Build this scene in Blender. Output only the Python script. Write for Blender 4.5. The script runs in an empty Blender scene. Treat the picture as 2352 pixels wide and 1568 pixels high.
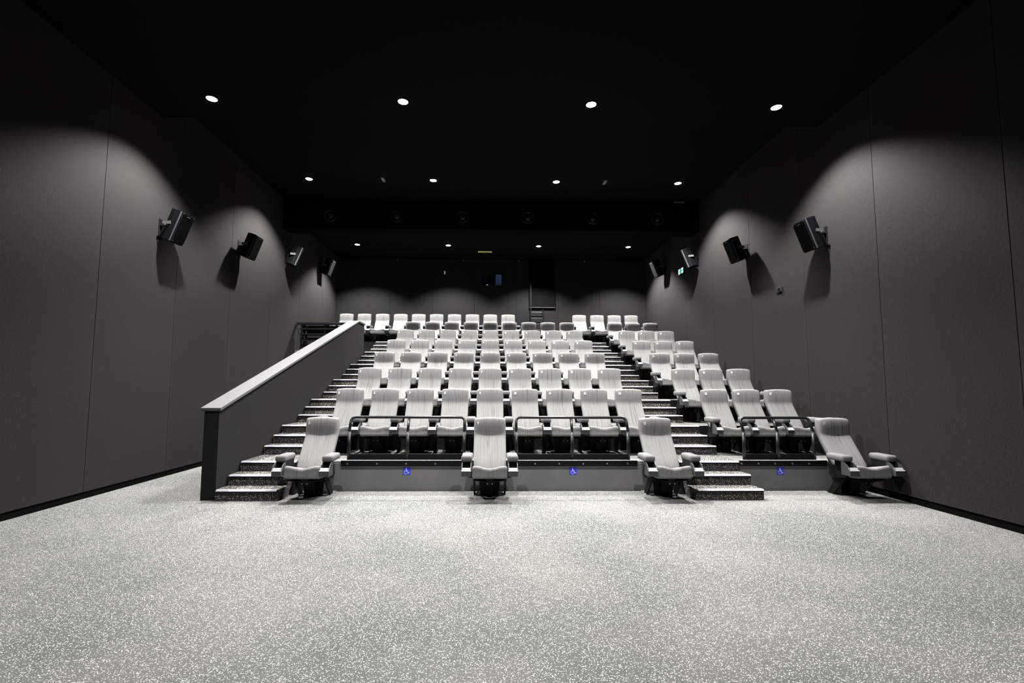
import bpy, bmesh, math, random
from mathutils import Vector, Matrix
random.seed(7)
S = bpy.context.scene
COL = S.collection
PI = math.pi

# ------------------------------------------------------------------ camera, world, exposure
yaw, pitch, roll = .0208, .0807, .0031
f = Vector((math.sin(yaw)*math.cos(pitch), math.cos(yaw)*math.cos(pitch), math.sin(pitch)))
r0 = Vector((math.cos(yaw), -math.sin(yaw), 0)); u0 = r0.cross(f)
rr_ = r0*math.cos(roll) + u0*math.sin(roll); uu_ = u0*math.cos(roll) - r0*math.sin(roll)
cd = bpy.data.cameras.new('camera'); cam = bpy.data.objects.new('camera', cd); COL.objects.link(cam)
M = Matrix((rr_, uu_, -f)).transposed().to_4x4(); M.translation = Vector((-.0042, 0, 1.536))
cam.matrix_world = M
cd.sensor_width = 36; cd.lens = 36*1100/2352
cd.shift_x = (1176-1148.37)/2352; cd.shift_y = (798.38-784)/2352
cd.clip_start = .05; cd.clip_end = 100
S.camera = cam
S.view_settings.view_transform = 'Standard'; S.view_settings.look = 'None'
S.view_settings.gamma = 1; S.view_settings.use_curve_mapping = False
S.view_settings.exposure = 1.0
w = bpy.data.worlds.new('world'); S.world = w; w.use_nodes = True
w.node_tree.nodes['Background'].inputs[0].default_value = (.5, .52, .6, 1)
w.node_tree.nodes['Background'].inputs[1].default_value = 0.0

LAMP_W = 1550          # watts of each downlight
LAMP_SPREAD = 114
LAMP_BLEND = .5
KS = 1.0; CZ = lambda z: 1.536 + (z-1.536)*KS     # ceiling drawn in towards the eye by one common factor
DX0, DDX = -4.36*KS, 2.97*KS
LAMPROWS = [(3.0, CZ(5.989)), (7.223*KS, CZ(5.989)), (11.208*KS, CZ(6.475)), (15.434*KS, CZ(6.143))]  # first row is added out of view to light the foreground floor
ROWPOWER = [.5, 1, 1.1, 1.0]

# ------------------------------------------------------------------ dimensions
WL, WR, YF, YB = -5.49, 5.61, -7.0, 17.0
SP, PITCH, RISE = .62, 1.353, .4215
N1, TR, RR = 6.6055, .319, .1405
TY = lambda i: N1 + 2*TR + (i-2)*PITCH      # front face of tier i
TZ = lambda i: RISE*(i-1)

# ------------------------------------------------------------------ materials
ALB = .5               # reflectances are given for exposure 0; the picture is exposed one stop up
def mat(name, col, rough=.6, metal=0, spec=.5):
    col = tuple(c*ALB for c in col); spec *= ALB
    m = bpy.data.materials.new(name); m.use_nodes = True
    b = m.node_tree.nodes['Principled BSDF']
    b.inputs['Base Color'].default_value = (*col, 1); b.inputs['Roughness'].default_value = rough
    b.inputs['Metallic'].default_value = metal; b.inputs['Specular IOR Level'].default_value = spec
    return m
def N(m, t, **k):
    n = m.node_tree.nodes.new(t)
    for a, v in k.items(): setattr(n, a, v)
    return n
def L(m, a, b): m.node_tree.links.new(a, b)
def mathn(m, op, a, b=None, c=None):
    n = N(m, 'ShaderNodeMath', operation=op)
    for i, v in enumerate((a, b, c)):
        if v is None: continue
        if isinstance(v, (int, float)): n.inputs[i].default_value = v
        else: L(m, v, n.inputs[i])
    return n.outputs[0]
def mixc(m, fac, a, b):
    n = N(m, 'ShaderNodeMix', data_type='RGBA')
    if isinstance(fac, (int, float)): n.inputs[0].default_value = fac
    else: L(m, fac, n.inputs[0])
    for i, v in ((6, a), (7, b)):
        if isinstance(v, tuple): n.inputs[i].default_value = (*(c*ALB for c in v), 1)
        else: L(m, v, n.inputs[i])
    return n.outputs[2]
def noise(m, scale, detail=2, vec=None, stretch=None):
    tc = N(m, 'ShaderNodeTexCoord'); v = tc.outputs['Object']
    if stretch:
        mp = N(m, 'ShaderNodeMapping'); mp.inputs['Scale'].default_value = stretch; L(m, v, mp.inputs[0]); v = mp.outputs[0]
    n = N(m, 'ShaderNodeTexNoise'); n.inputs['Scale'].default_value = scale; n.inputs['Detail'].default_value = detail
    L(m, v, n.inputs[0]); return n.outputs['Fac']
def ramp(m, fac, a, b):
    n = N(m, 'ShaderNodeMapRange'); L(m, fac, n.inputs[0]); n.inputs[1].default_value = a; n.inputs[2].default_value = b
    n.interpolation_type = 'SMOOTHSTEP'; return n.outputs[0]
def bump(m, h, strength=.3, dist=.002):
    n = N(m, 'ShaderNodeBump'); n.inputs['Strength'].default_value = strength; n.inputs['Distance'].default_value = dist
    L(m, h, n.inputs['Height']); L(m, n.outputs[0], m.node_tree.nodes['Principled BSDF'].inputs['Normal'])
def base(m): return m.node_tree.nodes['Principled BSDF'].inputs['Base Color']

def carpet(name, scale, rad, lo, lo2, dotc):
    m = mat(name, lo, .95, 0, .1)
    tc = N(m, 'ShaderNodeTexCoord'); vo = N(m, 'ShaderNodeTexVoronoi'); vo.inputs['Scale'].default_value = scale
    L(m, tc.outputs['Object'], vo.inputs['Vector'])
    sep = N(m, 'ShaderNodeSeparateColor'); L(m, vo.outputs['Color'], sep.inputs[0])
    r = mathn(m, 'MULTIPLY_ADD', sep.outputs[0], rad*.9, rad*.35)
    d = mathn(m, 'SUBTRACT', r, vo.outputs['Distance'])
    dots = ramp(m, d, -.03, .06)
    big = ramp(m, noise(m, .7, 5), .35, .68)
    fine = ramp(m, noise(m, 260, 2), .3, .7)
    g = mixc(m, big, lo, lo2)
    tint = ramp(m, noise(m, .35, 3), .5, .62)
    g = mixc(m, mathn(m, 'MULTIPLY', tint, .35), g, (lo2[0]*1.08, lo2[1]*.97, lo2[2]*.96))
    g = mixc(m, mathn(m, 'MULTIPLY', fine, .35), g, tuple(c*.55 for c in lo))
    L(m, mixc(m, dots, g, dotc), base(m)); bump(m, fine, .4, .003)
    return m
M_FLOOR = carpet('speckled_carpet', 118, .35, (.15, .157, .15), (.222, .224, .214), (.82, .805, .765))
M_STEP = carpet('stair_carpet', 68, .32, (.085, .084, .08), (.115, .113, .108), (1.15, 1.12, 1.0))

def fabric_wall(name, col, var=.12):
    m = mat(name, col, .92, 0, .15)
    oi = N(m, 'ShaderNodeObjectInfo')
    n1 = ramp(m, noise(m, 55, 4), .3, .7); n2 = ramp(m, noise(m, .8, 4), .35, .65)
    a = mixc(m, n1, tuple(c*.82 for c in col), tuple(c*1.15 for c in col))
    a = mixc(m, mathn(m, 'MULTIPLY', n2, .45), a, (col[0]*1.12, col[1]*.98, col[2]*.95))
    a = mixc(m, mathn(m, 'MULTIPLY', oi.outputs['Random'], var), a, tuple(c*1.9 for c in col))
    L(m, a, base(m)); bump(m, n1, .25, .002); return m
M_WALL = fabric_wall('dark_wall_felt', (.0315, .0298, .0290))
M_BACK = fabric_wall('back_wall_felt', (.021, .0208, .0218))
M_BAL = fabric_wall('stair_wall_felt', (.028,.028,.0285))
M_CEIL = mat('black_ceiling_paint', (.006, .006, .0062), .9, 0, .1)
M_BEAM = mat('black_beam_paint', (.003, .003, .003), .95, 0, .05)
M_BLACK = mat('black_plinth_paint', (.004, .004, .0045), .8, 0, .1)
M_TIER = mat('tier_front_paint', (.016, .016, .017), .55)
M_PANEL = mat('grey_platform_panel', (.15, .152, .148), .55, 0, .3)
L(M_PANEL, mixc(M_PANEL, ramp(M_PANEL, noise(M_PANEL, 2.5, 5), .35, .7), (.29, .295, .288), (.34, .34, .332)), base(M_PANEL))
M_CAP = mat('grey_laminate_cap', (.27, .27, .275), .45, 0, .5)
L(M_CAP, mixc(M_CAP, ramp(M_CAP, noise(M_CAP, 90, 3), .3, .7), (.145, .145, .15), (.185, .185, .19)), base(M_CAP))
M_RAIL = mat('black_rail_enamel', (.014, .014, .017), .3, 0, .6)
M_METAL = mat('black_steel', (.008, .008, .009), .5, 0, .3)
M_ALU = mat('aluminium_nosing', (.62, .61, .70), .45, .0)
M_NOSE = mat('navy_nosing_lip', (.006, .006, .02), .5)
M_BOLT = mat('zinc_bolt', (.8, .8, .8), .3, .9)
M_CUP = mat('grey_cup_plastic', (.085, .085, .09), .4, 0, .5)
M_CUPL = mat('cup_rim_painted_light', (.50, .50, .51), .35, 0, .5)  # overhead light on the upward lip, put into its colour
M_SHELL = mat('black_seat_shell', (.01, .01, .011), .5)
M_NUM = mat('white_embroidery', (1.8, 1.8, 1.8), .7)
M_SPK = mat('black_speaker_paint', (.004, .004, .0055), .7, 0, .1)
M_GRL = mat('speaker_grille', (.005, .005, .0068), .7, 0, .12)
M_SPKE = mat('speaker_edge', (.08, .08, .09), .4)
M_GALV = mat('galvanised_bracket', (.14, .14, .135), .5, .3)
M_BLUE = mat('sign_blue', (.06, .10, 1.5), .5); M_WHITE = mat('sign_white', (1.6, 1.6, 1.6), .5)
M_GREY = mat('grey_plastic', (.35, .35, .35), .5)
M_DIFF = mat('air_diffuser_black', (.008, .008, .008), .45)
M_SLAT = mat('diffuser_slat', (.45, .45, .45), .35)
M_GLASS = mat('booth_glass', (1, 1, 1), .02); M_GLASS.node_tree.nodes['Principled BSDF'].inputs['Transmission Weight'].default_value = 1
M_BOOTH = mat('booth_wall', (.25, .3, .36), .8)
def emis(name, col, s):
    m = mat(name, col); b = m.node_tree.nodes['Principled BSDF']
    b.inputs['Emission Color'].default_value = (*col, 1); b.inputs['Emission Strength'].default_value = s; return m
M_LENS = emis('lit_lamp_lens', (1, .99, 1), 12)
M_DIM = emis('added_lamp_lens', (1, .99, 1), 1.5)  # lens of the two added lamps ahead of the frame
M_EXW = emis('exit_sign_white', (.85, 1, .97), .6); M_EXG = emis('exit_sign_green', (.0, .35, .28), .5)
M_WARM = emis('warm_slot_light', (1, .75, .35), .07)
M_LED = emis('small_white_light', (.9, .9, 1), .45)
M_CAPD = mat('cap_edge', (.02, .02, .02), .6)

def seat_fabric():
    m = mat('striped_grey_seat_fabric', (.4, .4, .4), .9, 0, .15)
    tc = N(m, 'ShaderNodeTexCoord'); sp = N(m, 'ShaderNodeSeparateXYZ'); L(m, tc.outputs['Object'], sp.inputs[0])
    oi = N(m, 'ShaderNodeObjectInfo')
    wv = mathn(m, 'MULTIPLY', oi.outputs['Random'], 40)
    def n1d(sc, zs):
        cm = N(m, 'ShaderNodeCombineXYZ')
        L(m, mathn(m, 'MULTIPLY', sp.outputs[0], sc), cm.inputs[0])
        L(m, mathn(m, 'ADD', mathn(m, 'MULTIPLY', sp.outputs[2], zs), wv), cm.inputs[1])
        n = N(m, 'ShaderNodeTexNoise'); n.inputs['Scale'].default_value = 1; n.inputs['Detail'].default_value = 2
        L(m, cm.outputs[0], n.inputs[0]); return n.outputs['Fac']
    lines = ramp(m, n1d(150, 2.0), .57, .66)
    soft = ramp(m, n1d(38, .8), .4, .7)
    # stripes are strongest in the middle of the width
    mid = ramp(m, mathn(m, 'ABSOLUTE', sp.outputs[0]), .21, .05)
    c = mixc(m, mathn(m, 'MULTIPLY', soft, .3), (.295, .295, .287), (.215, .215, .215))
    c = mixc(m, mathn(m, 'MULTIPLY', lines, mathn(m, 'MULTIPLY_ADD', mid, .60, .12)), c, (.04, .04, .04))
    L(m, c, base(m)); return m
M_FAB = seat_fabric()
M_FABS = mat('plain_grey_side_fabric', (.21, .21, .21), .9, 0, .15)

# ------------------------------------------------------------------ mesh helpers
def new_obj(name, bm, mats, parent=None, smooth=False):
    me = bpy.data.meshes.new(name); bm.normal_update(); bm.to_mesh(me); bm.free()
    for m in (mats if isinstance(mats, (list, tuple)) else [mats]): me.materials.append(m)
    if smooth:
        for p in me.polygons: p.use_smooth = True
    o = bpy.data.objects.new(name, me); COL.objects.link(o)
    if parent: o.parent = parent
    return o
def box(bm, x0, x1, y0, y1, z0, z1, bev=0, mi=0):
    vs = [bm.verts.new(p) for p in ((x0,y0,z0),(x1,y0,z0),(x1,y1,z0),(x0,y1,z0),(x0,y0,z1),(x1,y0,z1),(x1,y1,z1),(x0,y1,z1))]
    fs = [bm.faces.new([vs[i] for i in q]) for q in ((0,3,2,1),(4,5,6,7),(0,1,5,4),(1,2,6,5),(2,3,7,6),(3,0,4,7))]
    for q in fs: q.material_index = mi
    if bev:
        es = {e for q in fs for e in q.edges}
        r = bmesh.ops.bevel(bm, geom=list(es), offset=bev, segments=2, affect='EDGES', profile=.5)
        for q in r['faces']: q.material_index = mi
def prism(bm, pts, a, b, axis='x', mi=0):
    """extrude a 2D polygon along an axis; pts are (y,z) for x, (x,z) for y, (x,y) for z"""
    def P(p, t):
        return {'x': (t, p[0], p[1]), 'y': (p[0], t, p[1]), 'z': (p[0], p[1], t)}[axis]
    A = [bm.verts.new(P(p, a)) for p in pts]; B = [bm.verts.new(P(p, b)) for p in pts]
    fs = [bm.faces.new(A), bm.faces.new(B[::-1])]
    n = len(pts)
    for i in range(n): fs.append(bm.faces.new((A[i], B[i], B[(i+1) % n], A[(i+1) % n])))
    for q in fs: q.material_index = mi
    bmesh.ops.recalc_face_normals(bm, faces=fs)
def tube(bm, path, r, n=12, mi=0, closed=False):
    path = [Vector(p) for p in path]; rings = []
    up = None
    for i, p in enumerate(path):
        t = ((path[min(i+1, len(path)-1)] - p).normalized() + (p - path[max(i-1, 0)]).normalized())
        t = t.normalized()
        if up is None:
            up = t.orthogonal().normalized()
        up = (up - t*up.dot(t)).normalized(); s = t.cross(up)
        rings.append([bm.verts.new(p + (up*math.cos(2*PI*k/n) + s*math.sin(2*PI*k/n))*r) for k in range(n)])
    for a, b in zip(rings, rings[1:]):
        for k in range(n):
            q = bm.faces.new((a[k], a[(k+1) % n], b[(k+1) % n], b[k])); q.material_index = mi; q.smooth = True
    for e in (rings[0][::-1], rings[-1]):
        q = bm.faces.new(e); q.material_index = mi
def disc(bm, c, r, h, axis='z', n=24, mi=0):
    pts = [(math.cos(2*PI*k/n)*r, math.sin(2*PI*k/n)*r) for k in range(n)]
    cx = {'z': (0, 1, 2), 'y': (0, 2, 1), 'x': (1, 2, 0)}[axis]
    q = [(p[0]+c[cx[0]], p[1]+c[cx[1]]) for p in pts]
    prism(bm, q, c[cx[2]], c[cx[2]]+h, axis, mi)
def tag(o, label=None, cat=None, group=None, kind=None):
    for k, v in (('label', label), ('category', cat), ('group', group), ('kind', kind)):
        if v: o[k] = v
    return o
def empty(name, loc=(0,0,0), rz=0):
    o = bpy.data.objects.new(name, None); COL.objects.link(o); o.location = loc; o.rotation_euler[2] = rz
    o.empty_display_size = .1; return o
def bmn(): return bmesh.new()
def simple(name, m, parent, *boxes, bev=0):
    bm = bmn()
    for b in boxes: box(bm, *b, bev=bev)
    return new_obj(name, bm, m, parent)

# ------------------------------------------------------------------ room shell
fl = simple('floor', M_FLOOR, None, (WL-.2, WR+.2, YF, TY(2), -.2, 0), (WL-.2, -3.9, TY(2), YB, -.2, 0)); tag(fl, kind='structure')

def side_wall(name, x, sgn, seams):
    o = simple(name, M_BLACK, None, (min(x, x+sgn*.2), max(x, x+sgn*.2), YF, YB+.2, 0, 7.0)); tag(o, kind='structure')
    xin = x - sgn*.035
    for a, b in zip(seams, seams[1:]):
        p = simple('wall_panel', M_WALL, o, (min(x, xin), max(x, xin), a+.003, b-.003, .095, 6.98), bev=.003)
    return o
side_wall('wall_left', WL-.035, -1, [YF, -5.5, -3.75, -2.0, -.25, 1.5, 3.2, 4.95, 6.72, 8.36, 10.08, 11.9, 13.72, 15.55, YB])
side_wall('wall_right', WR+.035, 1, [YF, -5.5, -3.75, -2.0, -.25, 1.5, 3.2, 4.95, 6.70, 8.33, 10.06, 11.8, 13.5, 15.5, YB])
tag(simple('baseboard_left', M_BLACK, None, (WL-.035, WL-.022, YF, 13.5, 0, .09)), kind='structure')
tag(simple('baseboard_right', M_BLACK, None, (WR+.022, WR+.035, YF, TY(2), 0, .09)), kind='structure')

WIN = (-.345, .42, 5.14, 5.60)     # projection window opening
def framed(bm, x0, x1, z0, z1, y0, y1, w):
    a, b, c, d = w
    box(bm, x0, x1, y0, y1, z0, c); box(bm, x0, x1, y0, y1, d, z1)
    box(bm, x0, a, y0, y1, c, d); box(bm, b, x1, y0, y1, c, d)
bm = bmn(); framed(bm, WL-.235, WR+.235, 0, 7.0, YB, YB+.2, WIN)
wb = new_obj('wall_back', bm, M_BACK); tag(wb, kind='structure')
seams = [WL, -3.57, -2.07, -.57, .93, 2.43, 3.94, WR]
for a, b in zip(seams, seams[1:]):
    bm = bmn()
    if a == -.57: framed(bm, a+.003, b-.003, 2.6, 6.10, YB-.03, YB, WIN)
    else: box(bm, a+.003, b-.003, YB-.03, YB, 2.6, 6.10, bev=.003)
    new_obj('wall_panel', bm, M_BACK, wb)
tag(simple('wall_front', M_CEIL, None, (WL-.2, WR+.2, YF-.2, YF, 0, 7.0)), kind='structure')

# ceiling in three heights, with the air duct beam between the second and third
bm = bmn()
box(bm, WL-.2, WR+.2, YF, 7.79*KS, CZ(5.989)+.011, 7.0)
box(bm, WL-.2, WR+.2, 7.79*KS, 12.9*KS, CZ(6.475)+.011, 7.0)
box(bm, WL-.2, WR+.2, 12.9*KS, YB+.2, CZ(6.143)+.011, 7.0)
ce = new_obj('ceiling', bm, M_CEIL); tag(ce, kind='structure')
tag(simple('trim_1', M_BEAM, None, (WL, WR, 12.46*KS, 12.9*KS-.001, CZ(5.69), CZ(6.475)+.01), bev=.004), kind='structure')

# ------------------------------------------------------------------ seating tiers
SXL, SXR, AXL, AXR = -2.84, 2.82, -3.685, 3.765
bm = bmn(); box(bm, SXL, SXR, TY(2)+.012, TY(3), 0, TZ(2)); box(bm, AXR, WR, TY(2)+.012, TY(3), 0, TZ(2))
pf = new_obj('floor_platform', bm, M_FLOOR); tag(pf, kind='structure')
for a, b in ((SXL, SXR), (AXR, WR)):
    p = simple('front_panel', M_PANEL, pf, (a, b, TY(2), TY(2)+.012, 0, TZ(2)-.02))
for i in range(3, 8):
    y0, y1 = TY(i), TY(i+1)
    o = empty('floor_tier'); tag(o, kind='structure')
    for a, b in ((SXL, SXR), (AXR, WR)):
        simple('riser', M_TIER, o, (a, b, y0, y0+.02, TZ(i-1), TZ(i)))
        simple('deck', M_FLOOR, o, (a, b, y0+.0205, y1, TZ(i-1), TZ(i)))
        simple('edge_strip', M_ALU, o, (a, b, y0-.004, y0+.03, TZ(i)+.0005, TZ(i)+.006))
o = empty('floor_tier'); tag(o, kind='structure')
simple('riser', M_TIER, o, (WL, -3.69, TY(8), TY(8)+.02, TZ(7), TZ(8)), (SXL, SXR, TY(8), TY(8)+.02, TZ(7), TZ(8)), (AXR, WR, TY(8), TY(8)+.02, TZ(7), TZ(8)))
simple('deck', M_FLOOR, o, (WL, WR, TY(8)+.022, YB, TZ(7), TZ(8)))
# left landing over the exit corridor
o = simple('floor_landing', M_FLOOR, None, (WL, -3.9, 13.55, TY(8), TZ(7)-.2, TZ(7))); tag(o, kind='structure')
tag(simple('wall_stair_side', M_TIER, None, (-3.9, -3.7, 14.03, YB, 0, TZ(7)-.02)), kind='structure')

# ------------------------------------------------------------------ stairs
def stairs(x0, x1, label):
    st = empty('staircase', ((x0+x1)/2, N1, 0)); tag(st, label, 'stairs', 'aisle stairs')
    cx, cy = (x0+x1)/2, N1
    for k in range(1, 22):
        g, m = divmod(k-1, 3)
        y = N1 + g*PITCH + m*TR; k2 = k; g2, m2 = divmod(k2, 3); y2 = N1 + g2*PITCH + m2*TR
        if k == 21: y2 = y + .02
        z = k*RR
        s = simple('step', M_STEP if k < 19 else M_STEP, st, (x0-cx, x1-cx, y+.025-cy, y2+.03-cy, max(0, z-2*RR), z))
        bm = bmn()
        q = y-cy
        prism(bm, [(q-.004, z-.012), (q+.012, z+.006), (q+.05, z+.006), (q+.05, z+.0005), (q+.0245, z+.0005), (q+.0245, z-.012)], x0-cx+.02, x1-cx-.01, 'x', 0)
        box(bm, x0-cx+.02, x1-cx-.01, q+.002, q+.0245, z-.034, z-.0125, mi=1)
        new_obj('nosing', bm, [M_ALU, M_NOSE], s)
    return st
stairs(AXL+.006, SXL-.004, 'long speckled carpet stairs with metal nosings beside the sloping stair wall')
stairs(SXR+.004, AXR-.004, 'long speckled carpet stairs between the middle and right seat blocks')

# ------------------------------------------------------------------ sloping stair wall
t = empty('stair_wall', (-3.79, 6.66, 0)); tag(t, 'dark grey sloping stair wall with light grey cap left of the seats', 'wall')
cz = lambda y: 1.215 + .3135*(y-6.66)
pr = [(0, 0), (14.02-6.66, 0), (14.02-6.66, 3.315), (13.36-6.66, 3.315), (0, 1.205)]
bm = bmn(); prism(bm, pr, -.1, .1, 'x'); new_obj('wall_body', bm, M_BAL, t)
bm = bmn()
capt = [(-.03, 1.198), (6.70, 3.318), (7.36, 3.318), (7.36, 3.352), (6.69, 3.352), (-.035, 1.234)]
prism(bm, capt, -.135, .135, 'x'); new_obj('cap', bm, M_CAP, t)
bm = bmn(); prism(bm, [(-.028, 1.190), (6.702, 3.309), (7.35, 3.309), (7.35, 3.317), (6.70, 3.317), (-.03, 1.197)], -.13, .13, 'x'); new_obj('cap_edging', bm, M_CAPD, t)

# ------------------------------------------------------------------ guard rails on the platform, edge beams, signs
def corner(a, b, c, r, n=6):
    a, b, c = Vector(a), Vector(b), Vector(c); p = b+(a-b).normalized()*r; q = b+(c-b).normalized()*r
    return [(p*(1-s)**2 + b*2*s*(1-s) + q*s*s) for s in [i/n for i in range(n+1)]]
def guard(xs, label):
    cx = (xs[0]+xs[-1])/2; y0, z0 = TY(2)+.035, TZ(2)
    t = empty('guard_rail', (cx, y0, z0)); tag(t, label, 'railing', 'tubular guard rails on the platform edge')
    zb, zt, dy = .435, .645, .10
    xa, xc = xs[0]-cx, xs[-1]-cx
    bm = bmn()
    path = [(xa, 0, zb)] + corner((xa, 0, zb), (xa, dy, zt), (xc, dy, zt), .075) + corner((xa, dy, zt), (xc, dy, zt), (xc, 0, zb), .075) + [(xc, 0, zb)]
    tube(bm, path, .0215, 14); new_obj('top_rail', bm, M_RAIL, t)
    for k, x in enumerate(xs):
        x -= cx
        bm = bmn(); tube(bm, [(x, 0, .006), (x, 0, zb)], .0245, 14)
        if 0 < k < len(xs)-1: tube(bm, [(x, 0, zb), (x, dy, zt-.015)], .0205, 14)
        p = new_obj('post', bm, M_RAIL, t)
        bm = bmn(); disc(bm, (x, 0, zb-.008), .0255, .012, 'z', 16); new_obj('collar', bm, M_BOLT, p)
        bm = bmn(); disc(bm, (x, 0, .001), .034, .006, 'z', 16); new_obj('foot_plate', bm, M_METAL, p)
    bm = bmn()
    for a, b in zip(xs, xs[1:]): box(bm, a-cx+.024, b-cx-.024, -.004, .004, .012, .105)
    new_obj('toe_board', bm, M_METAL, t)
guard([-2.10, -1.23, -.384], 'black tubular guard rail left of the centre front seat')
guard([.397, 1.24, 2.087], 'black tubular guard rail right of the centre front seat')
guard([3.853, 4.373, 4.927], 'black tubular guard rail beside the far right front seat')
def beam(x0, x1, bolts, label):
    cx = (x0+x1)/2; t = empty('edge_beam', (cx, TY(2), 0)); tag(t, label, 'beam', 'bolted edge beams')
    simple('beam_face', M_METAL, t, (x0-cx, x1-cx, -.045, -.001, TZ(2)-.06, TZ(2)+.022), bev=.004)
    simple('beam_lip', M_ALU, t, (x0-cx, x1-cx, -.043, -.006, TZ(2)+.0225, TZ(2)+.0255))
    for px in bolts:
        bm = bmn(); disc(bm, ((px-1125.7)*.00638-cx, -.055, TZ(2)-.022), .011, .0095, 'y', 10); new_obj('bolt', bm, M_BOLT, t)
beam(-2.19, 2.20, [797.8, 865.4, 932.5, 1000, 1231, 1287, 1343, 1399, 1447], 'long black bolted edge beam along the middle platform')
beam(3.745, 5.06, [1715.5, 1755.4, 1795, 1836, 1875.6], 'short black bolted edge beam under the right guard rail')

def stroke(bm, pts, w, y0, y1, mi=0):
    """flat polyline stroke in xz, extruded from y0 to y1"""
    for a, b in zip(pts, pts[1:]):
        a, b = Vector(a), Vector(b); d = (b-a).normalized(); n = Vector((-d.y, d.x))*w/2; e = d*w*.3
        prism(bm, [tuple(a-e+n), tuple(a-e-n), tuple(b+e-n), tuple(b+e+n)], y0, y1, 'y', mi)
def wheelsign(x, label):
    t = empty('wheelchair_sign', (x, TY(2)-.0005, .284)); tag(t, label, 'sign', 'blue wheelchair signs')
    simple('sign_plate', M_BLUE, t, (-.055, .055, -.004, 0, -.055, .055), bev=.001)
    bm = bmn(); u = .052; ya, yb = -.0055, -.0039
    P = lambda a, b: (a*u, b*u)
    disc(bm, (-.10*u, ya, .74*u), .15*u, yb-ya, 'y', 14)
    stroke(bm, [P(-.10, .55), P(-.08, -.02), P(.32, -.05), P(.58, -.58), P(.78, -.50)], .2*u, ya, yb)
    stroke(bm, [P(-.10, .28), P(.25, .24)], .14*u, ya, yb)
    arc = [P(-.12+.48*math.cos(a), -.35+.48*math.sin(a)) for a in [math.radians(d) for d in range(128, 371, 22)]]
    stroke(bm, arc, .17*u, ya, yb)
    new_obj('wheelchair_pictogram', bm, M_WHITE, t)
wheelsign(-1.232, 'blue wheelchair sign on grey panel below the left guard rail')
wheelsign(1.24, 'blue wheelchair sign on grey panel below the middle guard rail')
wheelsign(4.37, 'blue wheelchair sign on grey panel below the right guard rail')

# ------------------------------------------------------------------ cinema seats
DR = lambda z: .016*max(0, min(1, (z-.96)/.09))
def backrest_bm():
    # z, front y, width, thickness, bow of the front
    prof = [(.385, -.430, .445, .10, .0), (.43, -.415, .462, .11, .004), (.52, -.345, .470, .115, .010), (.62, -.268, .472, .115, .012),
            (.72, -.192, .472, .115, .012), (.78, -.150, .472, .115, .010), (.815, -.130, .472, .12, .006), (.84, -.120, .471, .13, .0),
            (.87, -.119, .470, .14, -.003), (.93, -.121, .470, .145, -.004), (1.00, -.117, .469, .14, -.005), (1.045, -.111, .467, .135, -.005),
            (1.064, -.104, .462, .125, -.005), (1.075, -.090, .452, .10, -.004), (1.080, -.068, .43, .07, 0)]
    bm = bmn(); rings = []
    SS = (-1, -.985, -.95, -.88, -.7, -.4, 0, .4, .7, .88, .95, .985, 1)
    for z, y, wd, th, bow in prof:
        ring = []; h = wd/2; r = min(.03, th*.45)
        top = z > 1.03
        for s in SS:                              # front side, left to right
            x = s*(h - r*.15)
            yy = y + (abs(s)**14)*r*.7 + bow*(1-s*s)
            zz = z - (abs(s)**2.5)*DR(z)
            ring.append((x, yy, zz))
        zt = z - DR(z)
        ring.append((h, y+r*1.6, zt)); ring.append((h, y+th-r*1.2, zt))
        for i in range(3):
            s = 1 - i; ring.append((s*(h-r*.6), y+th, z - abs(s)*DR(z)))
        ring.append((-h, y+th-r*1.2, zt)); ring.append((-h, y+r*1.6, zt))
        rings.append([bm.verts.new(p) for p in ring])
    n = len(rings[0])
    for a, b in zip(rings, rings[1:]):
        for k in range(n): bm.faces.new((a[k], a[(k+1) % n], b[(k+1) % n], b[k]))
    bm.faces.new(rings[0][::-1]); bm.faces.new(rings[-1])
    bmesh.ops.recalc_face_normals(bm, faces=bm.faces)
    return bm
def cushion_bm():
    bm = bmn(); rings = []
    ys = [(-.335, .28, .350), (-.345, .278, .370), (-.45, .285, .392), (-.60, .296, .424), (-.74, .305, .456), (-.785, .308, .467), (-.803, .313, .464), (-.814, .322, .452), (-.818, .335, .43), (-.816, .35, .41)]
    nx = 25; h = .236
    for y, zb, zt in ys:
        ring = []
        for i in range(nx):
            s = -1 + 2*i/(nx-1); a = abs(s)
            dip = .034*(1-math.cos(PI*min(a/.86, 1)))/2
            edge = .022*max(0, (a-.88)/.12)**2.5
            x = s*h
            ring.append((x, y + .012*(0 if y > -.7 else max(0, (a-.85)/.15)), zt - .034 + dip*1.0 - edge + .012))
        ring.append((h, y, zb+.02)); 
        for i in range(5):
            s = 1 - i/2; ring.append((s*(h-.012), y, zb))
        ring.append((-h, y, zb+.02))
        rings.append([bm.verts.new(p) for p in ring])
    n = len(rings[0])
    for a, b in zip(rings, rings[1:]):
        for k in range(n): bm.faces.new((a[k], a[(k+1) % n], b[(k+1) % n], b[k]))
    bm.faces.new(rings[0][::-1]); bm.faces.new(rings[-1])
    bmesh.ops.recalc_face_normals(bm, faces=bm.faces)
    return bm
def mesh_of(name, bm, mats, smooth=False, angle=None):
    me = bpy.data.meshes.new(name); bm.normal_update(); bm.to_mesh(me); bm.free()
    for m in (mats if isinstance(mats, (list, tuple)) else [mats]): me.materials.append(m)
    if smooth: me.polygons.foreach_set('use_smooth', [True]*len(me.polygons))
    if angle: me.set_sharp_from_angle(angle=math.radians(angle))
    return me
MESH = {}
MESH['backrest'] = mesh_of('backrest', backrest_bm(), M_FAB, True, 50)
MESH['seat_cushion'] = mesh_of('seat_cushion', cushion_bm(), M_FAB, True, 50)
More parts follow.
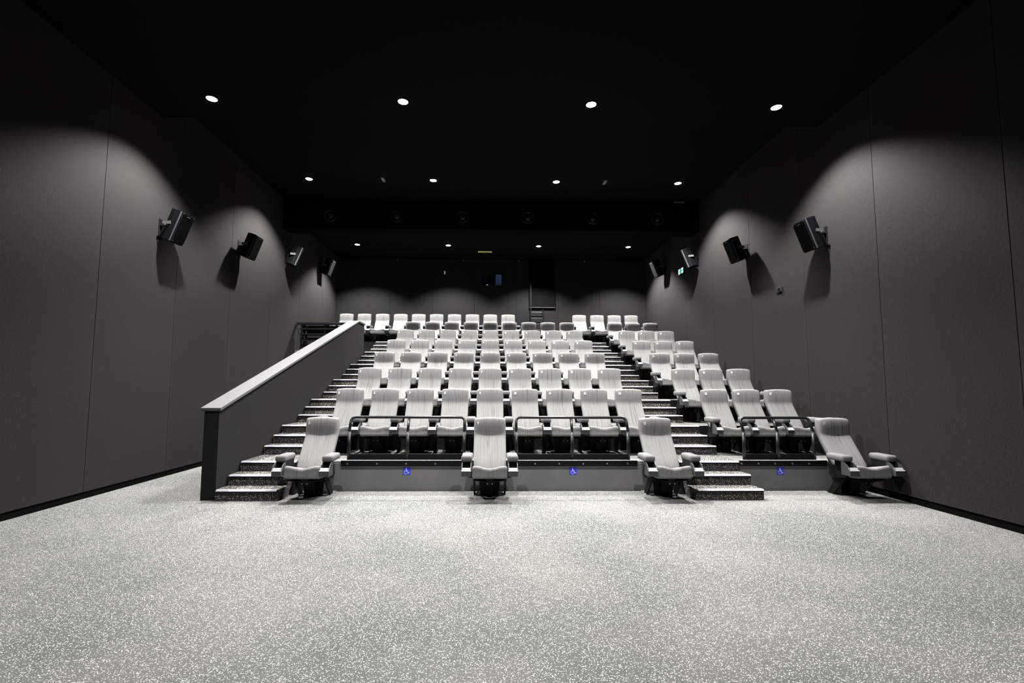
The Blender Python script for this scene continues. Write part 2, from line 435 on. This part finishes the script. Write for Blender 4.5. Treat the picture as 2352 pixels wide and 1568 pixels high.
# rear shell of the backrest
bm = bmn(); prism(bm, [(-.325, .36), (-.30, .34), (.045, .80), (.062, .98), (.05, 1.0), (.036, .96), (.024, .84)], -.20, .20, 'x'); MESH['back_shell'] = mesh_of('back_shell', bm, M_SHELL)
def arm_meshes(key, wp, wc):
    bm = bmn(); box(bm, -wp/2, wp/2, -.758, -.415, .522, .610, bev=.028); MESH['armrest'+key] = mesh_of('armrest', bm, M_FABS, True, 60)
    # cup holder: two curved cheeks, a floor and a front block with a lip coloured brighter for facing up
    bm = bmn()
    ch = [(-.70, .528), (-.755, .520), (-.81, .492), (-.85, .452), (-.868, .425), (-.868, .352), (-.70, .352)]
    for s in (-1, 1):
        a, b = s*wc/2, s*(wc/2-.009); prism(bm, ch, min(a, b), max(a, b), 'x', 0)
    hw = wc/2-.009
    prism(bm, [(-.866, .352), (-.866, .418), (-.835, .45), (-.825, .352)], -hw, hw, 'x', 0)
    prism(bm, [(-.868, .418), (-.872, .422), (-.838, .462), (-.829, .452)], -wc/2-.001, wc/2+.001, 'x', 1)
    box(bm, -hw, hw, -.826, -.70, .40, .425, mi=2); box(bm, -hw, hw, -.712, -.70, .40, .528, mi=2)
    MESH['cup_holder'+key] = mesh_of('cup_holder', bm, [M_CUP, M_CUPL, M_METAL])
    bm = bmn(); box(bm, -.022, .022, -.71, -.46, .44, .529)
    prism(bm, [(-.74, .44), (-.40, .44), (-.32, .30), (-.40, .25), (-.66, .30)], -.018, .018, 'x')
    MESH['arm_bracket'+key] = mesh_of('arm_bracket', bm, M_METAL)
arm_meshes('', .15, .126); arm_meshes('n', .14, .106)
bm = bmn(); prism(bm, [(-.50, .27), (-.36, .27), (-.20, 0), (-.36, 0)], -.028, .028, 'x'); prism(bm, [(-.42, .0), (-.14, .0), (-.14, .012), (-.42, .012)], -.028, .028, 'x')
MESH['leg'] = mesh_of('leg', bm, M_METAL)
bm = bmn(); prism(bm, [(-.58, .275), (-.40, .275), (-.20, .004), (-.31, .004)], -.012, .012, 'x')
MESH['slim_leg'] = mesh_of('leg', bm, M_METAL)
# underframe: cross wings, centre bracket, base plate with upright
bm = bmn()
for s in (-1, 1): prism(bm, [(s*.04, .262), (s*.04, .248), (s*.225, .272), (s*.225, .282)], -.72, -.42, 'y')
box(bm, -.052, .052, -.70, -.40, .20, .290)
box(bm, -.225, .225, -.36, -.335, .27, .30)
MESH['underframe'] = mesh_of('underframe', bm, M_METAL)
bm = bmn(); prism(bm, [(-.15, .28), (.15, .28), (.13, .012), (-.13, .012)], -.36, -.345, 'y'); box(bm, -.19, .19, -.40, -.12, 0, .012)
prism(bm, [(-.06, .30), (.06, .30), (.045, .01), (-.045, .01)], -.44, -.36, 'y')
MESH['base'] = mesh_of('base', bm, M_METAL)
bm = bmn(); disc(bm, (-.032, -.705, .228), .007, .005, 'y', 8); disc(bm, (.032, -.705, .228), .007, .005, 'y', 8)
MESH['bolts'] = mesh_of('bolts', bm, M_BOLT)
# numerals
for nmb in range(1, 18):
    c = bpy.data.curves.new('num', 'FONT'); c.body = str(nmb); c.size = .056; c.align_x = 'CENTER'; c.align_y = 'CENTER'; c.extrude = .0006; c.resolution_u = 3; c.offset = .0022; c.space_character = .9
    o = bpy.data.objects.new('num', c); COL.objects.link(o)
    bpy.context.view_layer.update()
    me = bpy.data.meshes.new_from_object(o.evaluated_get(bpy.context.evaluated_depsgraph_get()))
    me.transform(Matrix.Translation((-.175, -.1260, .995)) @ Matrix.Rotation(math.radians(90), 4, 'X') @ Matrix.Diagonal((.8, 1, 1, 1)))
    me.name = 'seat_number'; me.materials.clear(); me.materials.append(M_NUM); MESH['n%d' % nmb] = me
    bpy.data.objects.remove(o); bpy.data.curves.remove(c)

def child(name, key, parent, x=0):
    o = bpy.data.objects.new(name, MESH[key]); COL.objects.link(o); o.parent = parent; o.location = (x, 0, 0); return o
def make_seat(x, y, z, num, label, group, ax=.31, left=True, right=False, key='', legs=True, inner_left=False):
    t = empty('cinema_seat', (x, y, z)); tag(t, label, 'seat', group)
    b = child('backrest', 'backrest', t); child('back_shell', 'back_shell', b)
    n = child('seat_number', 'n%d' % num, b)
    child('seat_cushion', 'seat_cushion', t)
    u = child('underframe', 'underframe', t); child('bolts', 'bolts', u)
    child('base', 'base', t)
    for s, on in ((-1, left), (1, right)):
        if not on: continue
        a = child('armrest', 'armrest'+key, t, s*ax); child('cup_holder', 'cup_holder'+key, a)
        if legs:
            inw = (.075 if s < 0 and inner_left else 0)
            q = child('arm_bracket', 'arm_bracket'+key, a); q.location.x = inw*.6
            child('leg', 'leg', t, s*ax + inw)
        else:
            br = child('arm_bracket', 'arm_bracket'+key, a); br.location.x = -s*.045
            child('leg', 'slim_leg', t, s*.215)
    return t
ORD = ['first', 'second', 'third', 'fourth', 'fifth', 'sixth', 'seventh', 'eighth', 'ninth', 'tenth']
ROWN = {2: 'second row', 3: 'third row', 4: 'fourth row', 5: 'fifth row', 6: 'sixth row', 7: 'seventh row'}
D1 = 7.2907; RA, RS = 4.031, .5837
for x, num, lab in ((-4*SP, 5, 'grey striped cinema seat standing alone beside the foot of the left stairs'),
                    (0, 9, 'grey striped cinema seat standing alone between the two middle guard rails'),
                    (4*SP, 13, 'grey striped cinema seat standing alone beside the foot of the right stairs'),
                    (RA+2*RS, 17, 'grey striped cinema seat standing alone in front against the right wall')):
    make_seat(x, D1, 0, num, lab, 'front row seats on the floor', right=True, legs=False)
for i in range(2, 8):
    y = D1 + (i-1)*PITCH; z = TZ(i)
    for k in range(-4, 5):
        lab = 'grey striped cinema seat, %s of nine from the left aisle, %s from the front' % (ORD[k+4], ROWN[i])
        make_seat(k*SP, y, z, k+9, lab, 'middle block seats', right=(k == 4))
    for j, wd in enumerate(('beside the right aisle', 'in the middle of three', 'next to the right wall')):
        lab = 'grey striped cinema seat %s, right block, %s from the front' % (wd, ROWN[i])
        make_seat(RA+j*RS, y, z, 15+j, lab, 'right block seats', ax=RS/2, right=(j == 2), key='n', inner_left=(j == 0))
for q, k in enumerate(range(-8, 2)):
    make_seat(k*SP, 16.57, TZ(8), k+9, 'grey striped cinema seat in the back row, %s from the left end' % ORD[q], 'back row seats', right=(k == 1))
for q, k in enumerate((5, 6, 6.97, 7.93)):
    make_seat(k*SP, 16.57, TZ(8), 14+q, 'grey striped cinema seat in the back row, %s of the four right of the ladder' % ORD[q], 'back row seats', right=(q == 3), ax=.297, key='n')

# ------------------------------------------------------------------ guard rail on the left landing
t = empty('landing_rail', (-4.67, 13.6, TZ(7))); tag(t, 'black slatted guard rail behind the stair wall at top left', 'railing')
h = 3.31 - TZ(7)
simple('hand_rail', M_RAIL, t, (-.80, .76, -.06, .06, h-.05, h+.02), bev=.006)
for zb in (.62, .47, .29, .10): simple('rail_bar', M_RAIL, t, (-.72, .72, -.018, .018, zb-.02, zb+.02))
simple('dark_backing', M_TIER, t, (-.70, .72, .10, .106, .02, h-.06))  # dark sheet added so the gaps between the bars look dark
for x in (-.68, -.02, .64):
    bm = bmn(); tube(bm, [(x, 0, 0), (x, 0, h-.10), (x-.01, 0, h-.04)], .016, 10); tube(bm, [(x-.01, .0, h-.04), (x+.08, .05, h-.06), (x+.13, .06, h-.12), (x+.13, .06, 0)], .014, 10); new_obj('post', bm, M_RAIL, t)
for a, b in ((-.66, -.54),):
    bm = bmn(); tube(bm, [(a, .03, h-.2), (b, .03, .05)], .012, 8); tube(bm, [(b, .03, h-.2), (a, .03, .05)], .012, 8); new_obj('cross_brace', bm, M_RAIL, t)

# ------------------------------------------------------------------ speakers
def speaker(x, y, z, side, turn, label):
    yaw_ = (PI/2 if side < 0 else -PI/2) - side*0 + turn
    t = empty('wall_speaker', (x, y, z)); tag(t, label, 'speaker', 'wall speakers')
    R = Matrix.Rotation(yaw_, 4, 'Z') @ Matrix.Rotation(math.radians(20), 4, 'X')
    def add(name, bm, m, p):
        bm.transform(R); return new_obj(name, bm, m, p)
    H = .262; w2 = .152
    bm = bmn(); prism(bm, [(-w2, -.12), (w2, -.12), (w2, .0), (.085, .11), (-.085, .11), (-w2, .0)], -H, H, 'z')
    c = add('cabinet', bm, M_SPK, t)
    bm = bmn(); box(bm, -w2+.008, w2-.008, -.142, -.1205, -H+.008, H-.008, bev=.006); add('grille', bm, M_GRL, c)
    bm = bmn()
    bm.free()
    for s in (-1, 1):
        bm = bmn(); box(bm, s*(w2+.001)-.002, s*(w2+.001)+.002, -.12, -.095, -H+.002, H-.002); add('edge_trim', bm, M_SPKE, c)
    bm = bmn(); box(bm, -.035, .035, -.1445, -.1425, H-.05, H-.04); add('badge_plate', bm, M_GREY, c)
    bm = bmn()
    for a in (-1, 1):
        for b in (-1, 1): disc(bm, (a*(w2-.022), -.1455, b*(H-.022)), .006, .003, 'y', 8)
    add('screws', bm, M_BOLT, c)
    # bracket back to the wall (not tilted)
    wx = (WL if side < 0 else WR) - x; s = side
    bm = bmn()
    box(bm, min(wx, wx-s*.008), max(wx, wx-s*.008), -.06, .06, -.22, .12)
    box(bm, min(wx-s*.008, s*.12), max(wx-s*.008, s*.12), -.045, .045, .0, .012)
    for yy in (-.04, .034): prism(bm, [(wx-s*.008, -.20), (wx-s*.02, -.20), (s*.14, -.0), (s*.18, 0)], yy, yy+.006, 'y')
    new_obj('wall_bracket', bm, M_METAL, t)
    bm = bmn()
    Rz = Matrix.Rotation(yaw_, 4, 'Z')
    b2 = bmn(); 
    for q in (-1, 1): box(b2, q*(w2+.004)-.003, q*(w2+.004)+.003, -.02, .10, -.002, .048)
    box(b2, -w2-.007, w2+.007, .10, .11, -.002, .048)
    b2.transform(Rz); new_obj('yoke', b2, M_GALV, t); bm.free()
WHICH = ['nearest', 'second', 'third', 'farthest']
for k, (ya, za, yb_, zb) in enumerate(((7.90, 4.17, 7.74, 4.10), (10.36, 4.57, 10.18, 4.54), (12.71, 5.00, 12.61, 5.01), (15.31, 5.37, 15.05, 5.34))):
    tl = math.radians(22) if k == 2 else 0
    speaker(-5.25, ya, za, -1, tl, 'black tilted speaker on the left wall, %s to the camera' % WHICH[k] if k < 3 else 'black tilted speaker on the left wall, farthest back by the corner')
    speaker(5.37, yb_, zb, 1, -tl, 'black tilted speaker on the right wall, %s to the camera' % WHICH[k] if k < 3 else 'black tilted speaker on the right wall, farthest back by the corner')

# ------------------------------------------------------------------ downlights
RN = {1: 'nearest visible ceiling row', 2: 'middle ceiling row', 3: 'rear ceiling row'}
CN = ['leftmost', 'second from left', 'third from left', 'rightmost']
for r_, (y, z) in enumerate(LAMPROWS):
    for j in (range(4) if r_ else (1, 2)):          # first row: two unseen lamps added to light the foreground floor
        x = DX0 + DDX*j
        lab = 'round lit white downlight, %s in the %s' % (CN[j], RN[r_]) if r_ in RN else 'added unseen dimmed downlight, %s, lighting the foreground floor from ahead of the frame' % CN[j]
        t = empty('downlight', (x, y, z)); tag(t, lab, 'light', 'ceiling downlights')
        zt = .01
        bm = bmn(); n = 28; rings = []
        for rad, zz in ((.078, .0095), (.098, .0095), (.098, .001), (.092, -.002), (.080, -.003), (.078, .0)):
            rings.append([bm.verts.new((math.cos(2*PI*k/n)*rad, math.sin(2*PI*k/n)*rad, zz)) for k in range(n)])
        for a, b in zip(rings, rings[1:]+rings[:1]):
            for k in range(n): bm.faces.new((a[k], a[(k+1) % n], b[(k+1) % n], b[k]))
        bmesh.ops.recalc_face_normals(bm, faces=bm.faces); new_obj('trim_ring', bm, M_BLACK, t)
        bm = bmn(); disc(bm, (0, 0, .001), .0775, .008, 'z', 28); new_obj('lens', bm, M_LENS if r_ else M_DIM, t)
        ld = bpy.data.lights.new('lamp', 'SPOT'); ld.shadow_soft_size = .07; ld.energy = LAMP_W*ROWPOWER[r_]; ld.spot_size = math.radians(LAMP_SPREAD); ld.spot_blend = LAMP_BLEND; ld.color = (1, .975, .955)
        lo = bpy.data.objects.new('lamp', ld); COL.objects.link(lo); lo.parent = t; lo.location = (0, 0, -.012)

# ------------------------------------------------------------------ duct outlets on the beam, ceiling bits
for k in range(6):
    x = (-4.245 + 1.745*k)*KS
    t = empty('round_air_outlet', (x, 12.46*KS, CZ(6.03))); tag(t, 'round black swivel air outlet, %s from left on the ceiling beam' % ORD[k], 'vent', 'air outlets on the beam')
    bm = bmn(); n = 28; rings = []
    for rad, yy in ((.165, -.001), (.165, -.022), (.145, -.03), (.13, -.02), (.12, -.001)):
        rings.append([bm.verts.new((math.cos(2*PI*q/n)*rad, yy, math.sin(2*PI*q/n)*rad)) for q in range(n)])
    for a, b in zip(rings, rings[1:]):
        for q in range(n): bm.faces.new((a[q], a[(q+1) % n], b[(q+1) % n], b[q]))
    bmesh.ops.recalc_face_normals(bm, faces=bm.faces); new_obj('outlet_ring', bm, M_DIFF, t, True)
    R = Matrix.Translation((0, -.05, 0)) @ Matrix.Rotation(random.uniform(-.5, .5), 4, 'Z') @ Matrix.Rotation(random.uniform(-.5, .2), 4, 'X')
    bm = bmn(); bmesh.ops.create_uvsphere(bm, u_segments=20, v_segments=12, radius=.098, matrix=Matrix.Translation((0, .03, 0)))
    new_obj('swivel_ball', bm, M_DIFF, t, True)
    bm = bmn()
    for q in (-.045, -.022, 0, .022, .045):
        hw = math.sqrt(.06**2-q*q); box(bm, -hw, hw, -.048, -.040, q-.004, q+.004)
    bm.transform(Matrix.Rotation(random.uniform(-.9, .9), 4, 'Y')); new_obj('nozzle_slats', bm, M_SLAT, t)
for x, s in ((-2.587*KS, 'left'), (2.76*KS, 'right')):
    y = 11.2*KS
    o = simple('ceiling_plate', M_GREY, None, (x-.035, x+.035, y-.11, y+.11, CZ(6.475)-.008, CZ(6.475)+.0105)); tag(o, 'small grey plate on the black ceiling, %s of centre' % s, 'plate', 'ceiling plates')
tag(simple('ceiling_slot', M_GREY, None, (4.92*KS, 5.19*KS, 12.38*KS, 12.40*KS, CZ(6.475)-.008, CZ(6.475)+.0105)), 'thin grey bar on the ceiling at the right end of the beam', 'bar')
tag(simple('slot_light', M_WARM, None, (-.43, .05, 16.1, 16.2, CZ(6.143)-.008, CZ(6.143)+.0105)), 'dim warm slot light in the ceiling above the projection window', 'light')
for k, x in enumerate((-3.33, -.985, 1.025, 3.39)):
    bm = bmn(); disc(bm, (x, YB-.07, 6.05), .02, .0395, 'y', 14); o = new_obj('wall_sensor', bm, M_GREY); tag(o, 'tiny round sensor high on the back wall, %s from left' % ORD[k], 'sensor', 'back wall sensors')

# ------------------------------------------------------------------ projection window and booth
yb = YB-.03
wn = empty('window_1', (.0375, YB, 5.37)); tag(wn, kind='structure')
a, b, c, d = WIN; cx, cz_ = .0375, 5.37
bm = bmn(); e = .02
box(bm, a-cx, b-cx, -.045, .1, c-cz_, c-cz_+e); box(bm, a-cx, b-cx, -.045, .1, d-cz_-e, d-cz_)
box(bm, a-cx, a-cx+e, -.045, .1, c-cz_+e, d-cz_-e); box(bm, b-cx-e, b-cx, -.045, .1, c-cz_+e, d-cz_-e)
new_obj('window_frame', bm, M_METAL, wn)
simple('window_pane', M_GLASS, wn, (a-cx+e, b-cx-e, .04, .046, c-cz_+e, d-cz_-e))
X0, X1, Y0, Y1, Z0, Z1 = -1.2, 1.3, YB+.2, YB+2.2, 4.6, 6.2
for nm, bx in (('wall_booth_back', (X0, X1, Y1, Y1+.05, Z0, Z1)), ('wall_booth_left', (X0-.05, X0, Y0, Y1, Z0, Z1)), ('wall_booth_right', (X1, X1+.05, Y0, Y1, Z0, Z1)),
               ('floor_booth', (X0, X1, Y0, Y1, Z0-.05, Z0)), ('ceiling_booth', (X0, X1, Y0, Y1, Z1, Z1+.05))):
    tag(simple(nm, M_TIER, None, bx), kind='structure')
tag(simple('booth_screen', M_BOOTH, None, (.20, .50, Y1-.9, Y1-.87, Z0, Z1)), 'blue lit panel inside the projection booth window', 'panel')
t = empty('projector', (-.12, Y0+.5, 4.6)); tag(t, 'dark projector seen through the projection booth window', 'projector')
simple('projector_body', M_SPK, t, (-.2, .2, -.2, .5, .1, .78), bev=.02); simple('pedestal', M_METAL, t, (-.1, .1, 0, .3, 0, .1))
bm = bmn(); disc(bm, (.0, -.235, .66), .035, .03, 'y', 16); new_obj('lens', bm, M_LED, t)
ld = bpy.data.lights.new('booth_lamp', 'POINT'); ld.energy = 9; ld.color = (.25, .5, 1); ld.shadow_soft_size = .05
lo = bpy.data.objects.new('booth_lamp', ld); COL.objects.link(lo); lo.location = (.45, YB+.55, 5.9)
o = simple('wall_socket', M_WHITE, None, (-1.67, -1.62, yb-.03, yb-.0005, 5.54, 5.66), bev=.004); tag(o, 'small white box on the back wall left of the projection window', 'box')

# ------------------------------------------------------------------ hatch and ladder
d1 = empty('door_1', (1.85, yb, 4.36)); tag(d1, kind='structure')
simple('door_leaf', M_BLACK, d1, (-.43, .43, -.02, -.001, .02, 1.74))
simple('door_frame', M_BLACK, d1, (-.47, -.43, -.06, -.001, 0, 1.74), (.43, .47, -.06, -.001, 0, 1.74))
simple('door_sill', M_GALV, d1, (-.47, .47, -.08, -.001, -.015, .0))
t = empty('wall_ladder', (1.64, yb-.12, TZ(8))); tag(t, 'black metal ladder on the back wall below the dark hatch', 'ladder')
zl = 5.26-TZ(8); zr = 4.27-TZ(8)
for x, zt in ((-.2, zl), (.22, zr)):
    bm = bmn(); box(bm, x-.02, x+.02, -.012, .012, 0, zt); box(bm, x-.03, x+.03, -.012, .119, zt-.06, zt-.03); new_obj('stile', bm, M_RAIL, t)
for zz in (4.178, 3.968, 3.758, 3.548, 3.338, 3.128):
    bm = bmn(); box(bm, -.18, .20, -.015, .015, zz-TZ(8)-.015, zz-TZ(8)+.01); new_obj('rung', bm, M_GALV, t)

# ------------------------------------------------------------------ exit sign and wall plate on the right wall
t = empty('exit_sign', (WR, 13.67, 4.915)); tag(t, 'small lit white exit sign with green pictogram on the right wall', 'sign')
simple('sign_housing', M_METAL, t, (-.045, -.001, -.18, .18, -.085, .085), bev=.005)
simple('sign_face', M_EXW, t, (-.049, -.0455, -.17, .17, -.075, .075))
bm = bmn(); Q = Matrix.Rotation(-PI/2, 4, 'Z')
box(bm, -.05, .05, -.0515, -.0495, -.08, .08)                       # doorway
stroke(bm, [(.17, 0), (.08, 0)], .025, -.0515, -.0495); stroke(bm, [(.10, .035), (.075, 0), (.10, -.035)], .02, -.0515, -.0495)
bm.transform(Q); new_obj('exit_pictogram', bm, M_EXG, t)
bm = bmn(); disc(bm, (-.08, -.0515, .055), .014, .002, 'y', 12); stroke(bm, [(-.085, .03), (-.10, -.02), (-.075, -.045), (-.09, -.075)], .017, -.0515, -.0495); stroke(bm, [(-.10, -.02), (-.13, -.05)], .015, -.0515, -.0495)
stroke(bm, [(-.115, .02), (-.09, .03), (-.06, .005)], .012, -.0515, -.0495)
bm.transform(Q); new_obj('running_figure', bm, M_EXG, t)
t = empty('wall_plate', (WR, 9.05, 3.425)); tag(t, 'small square dark plate on the right wall below the speakers', 'plate')
simple('plate', M_TIER, t, (-.02, -.001, -.085, .085, -.05, .05), bev=.003); simple('knob', M_BLACK, t, (-.04, -.0205, -.02, .02, -.02, .02))
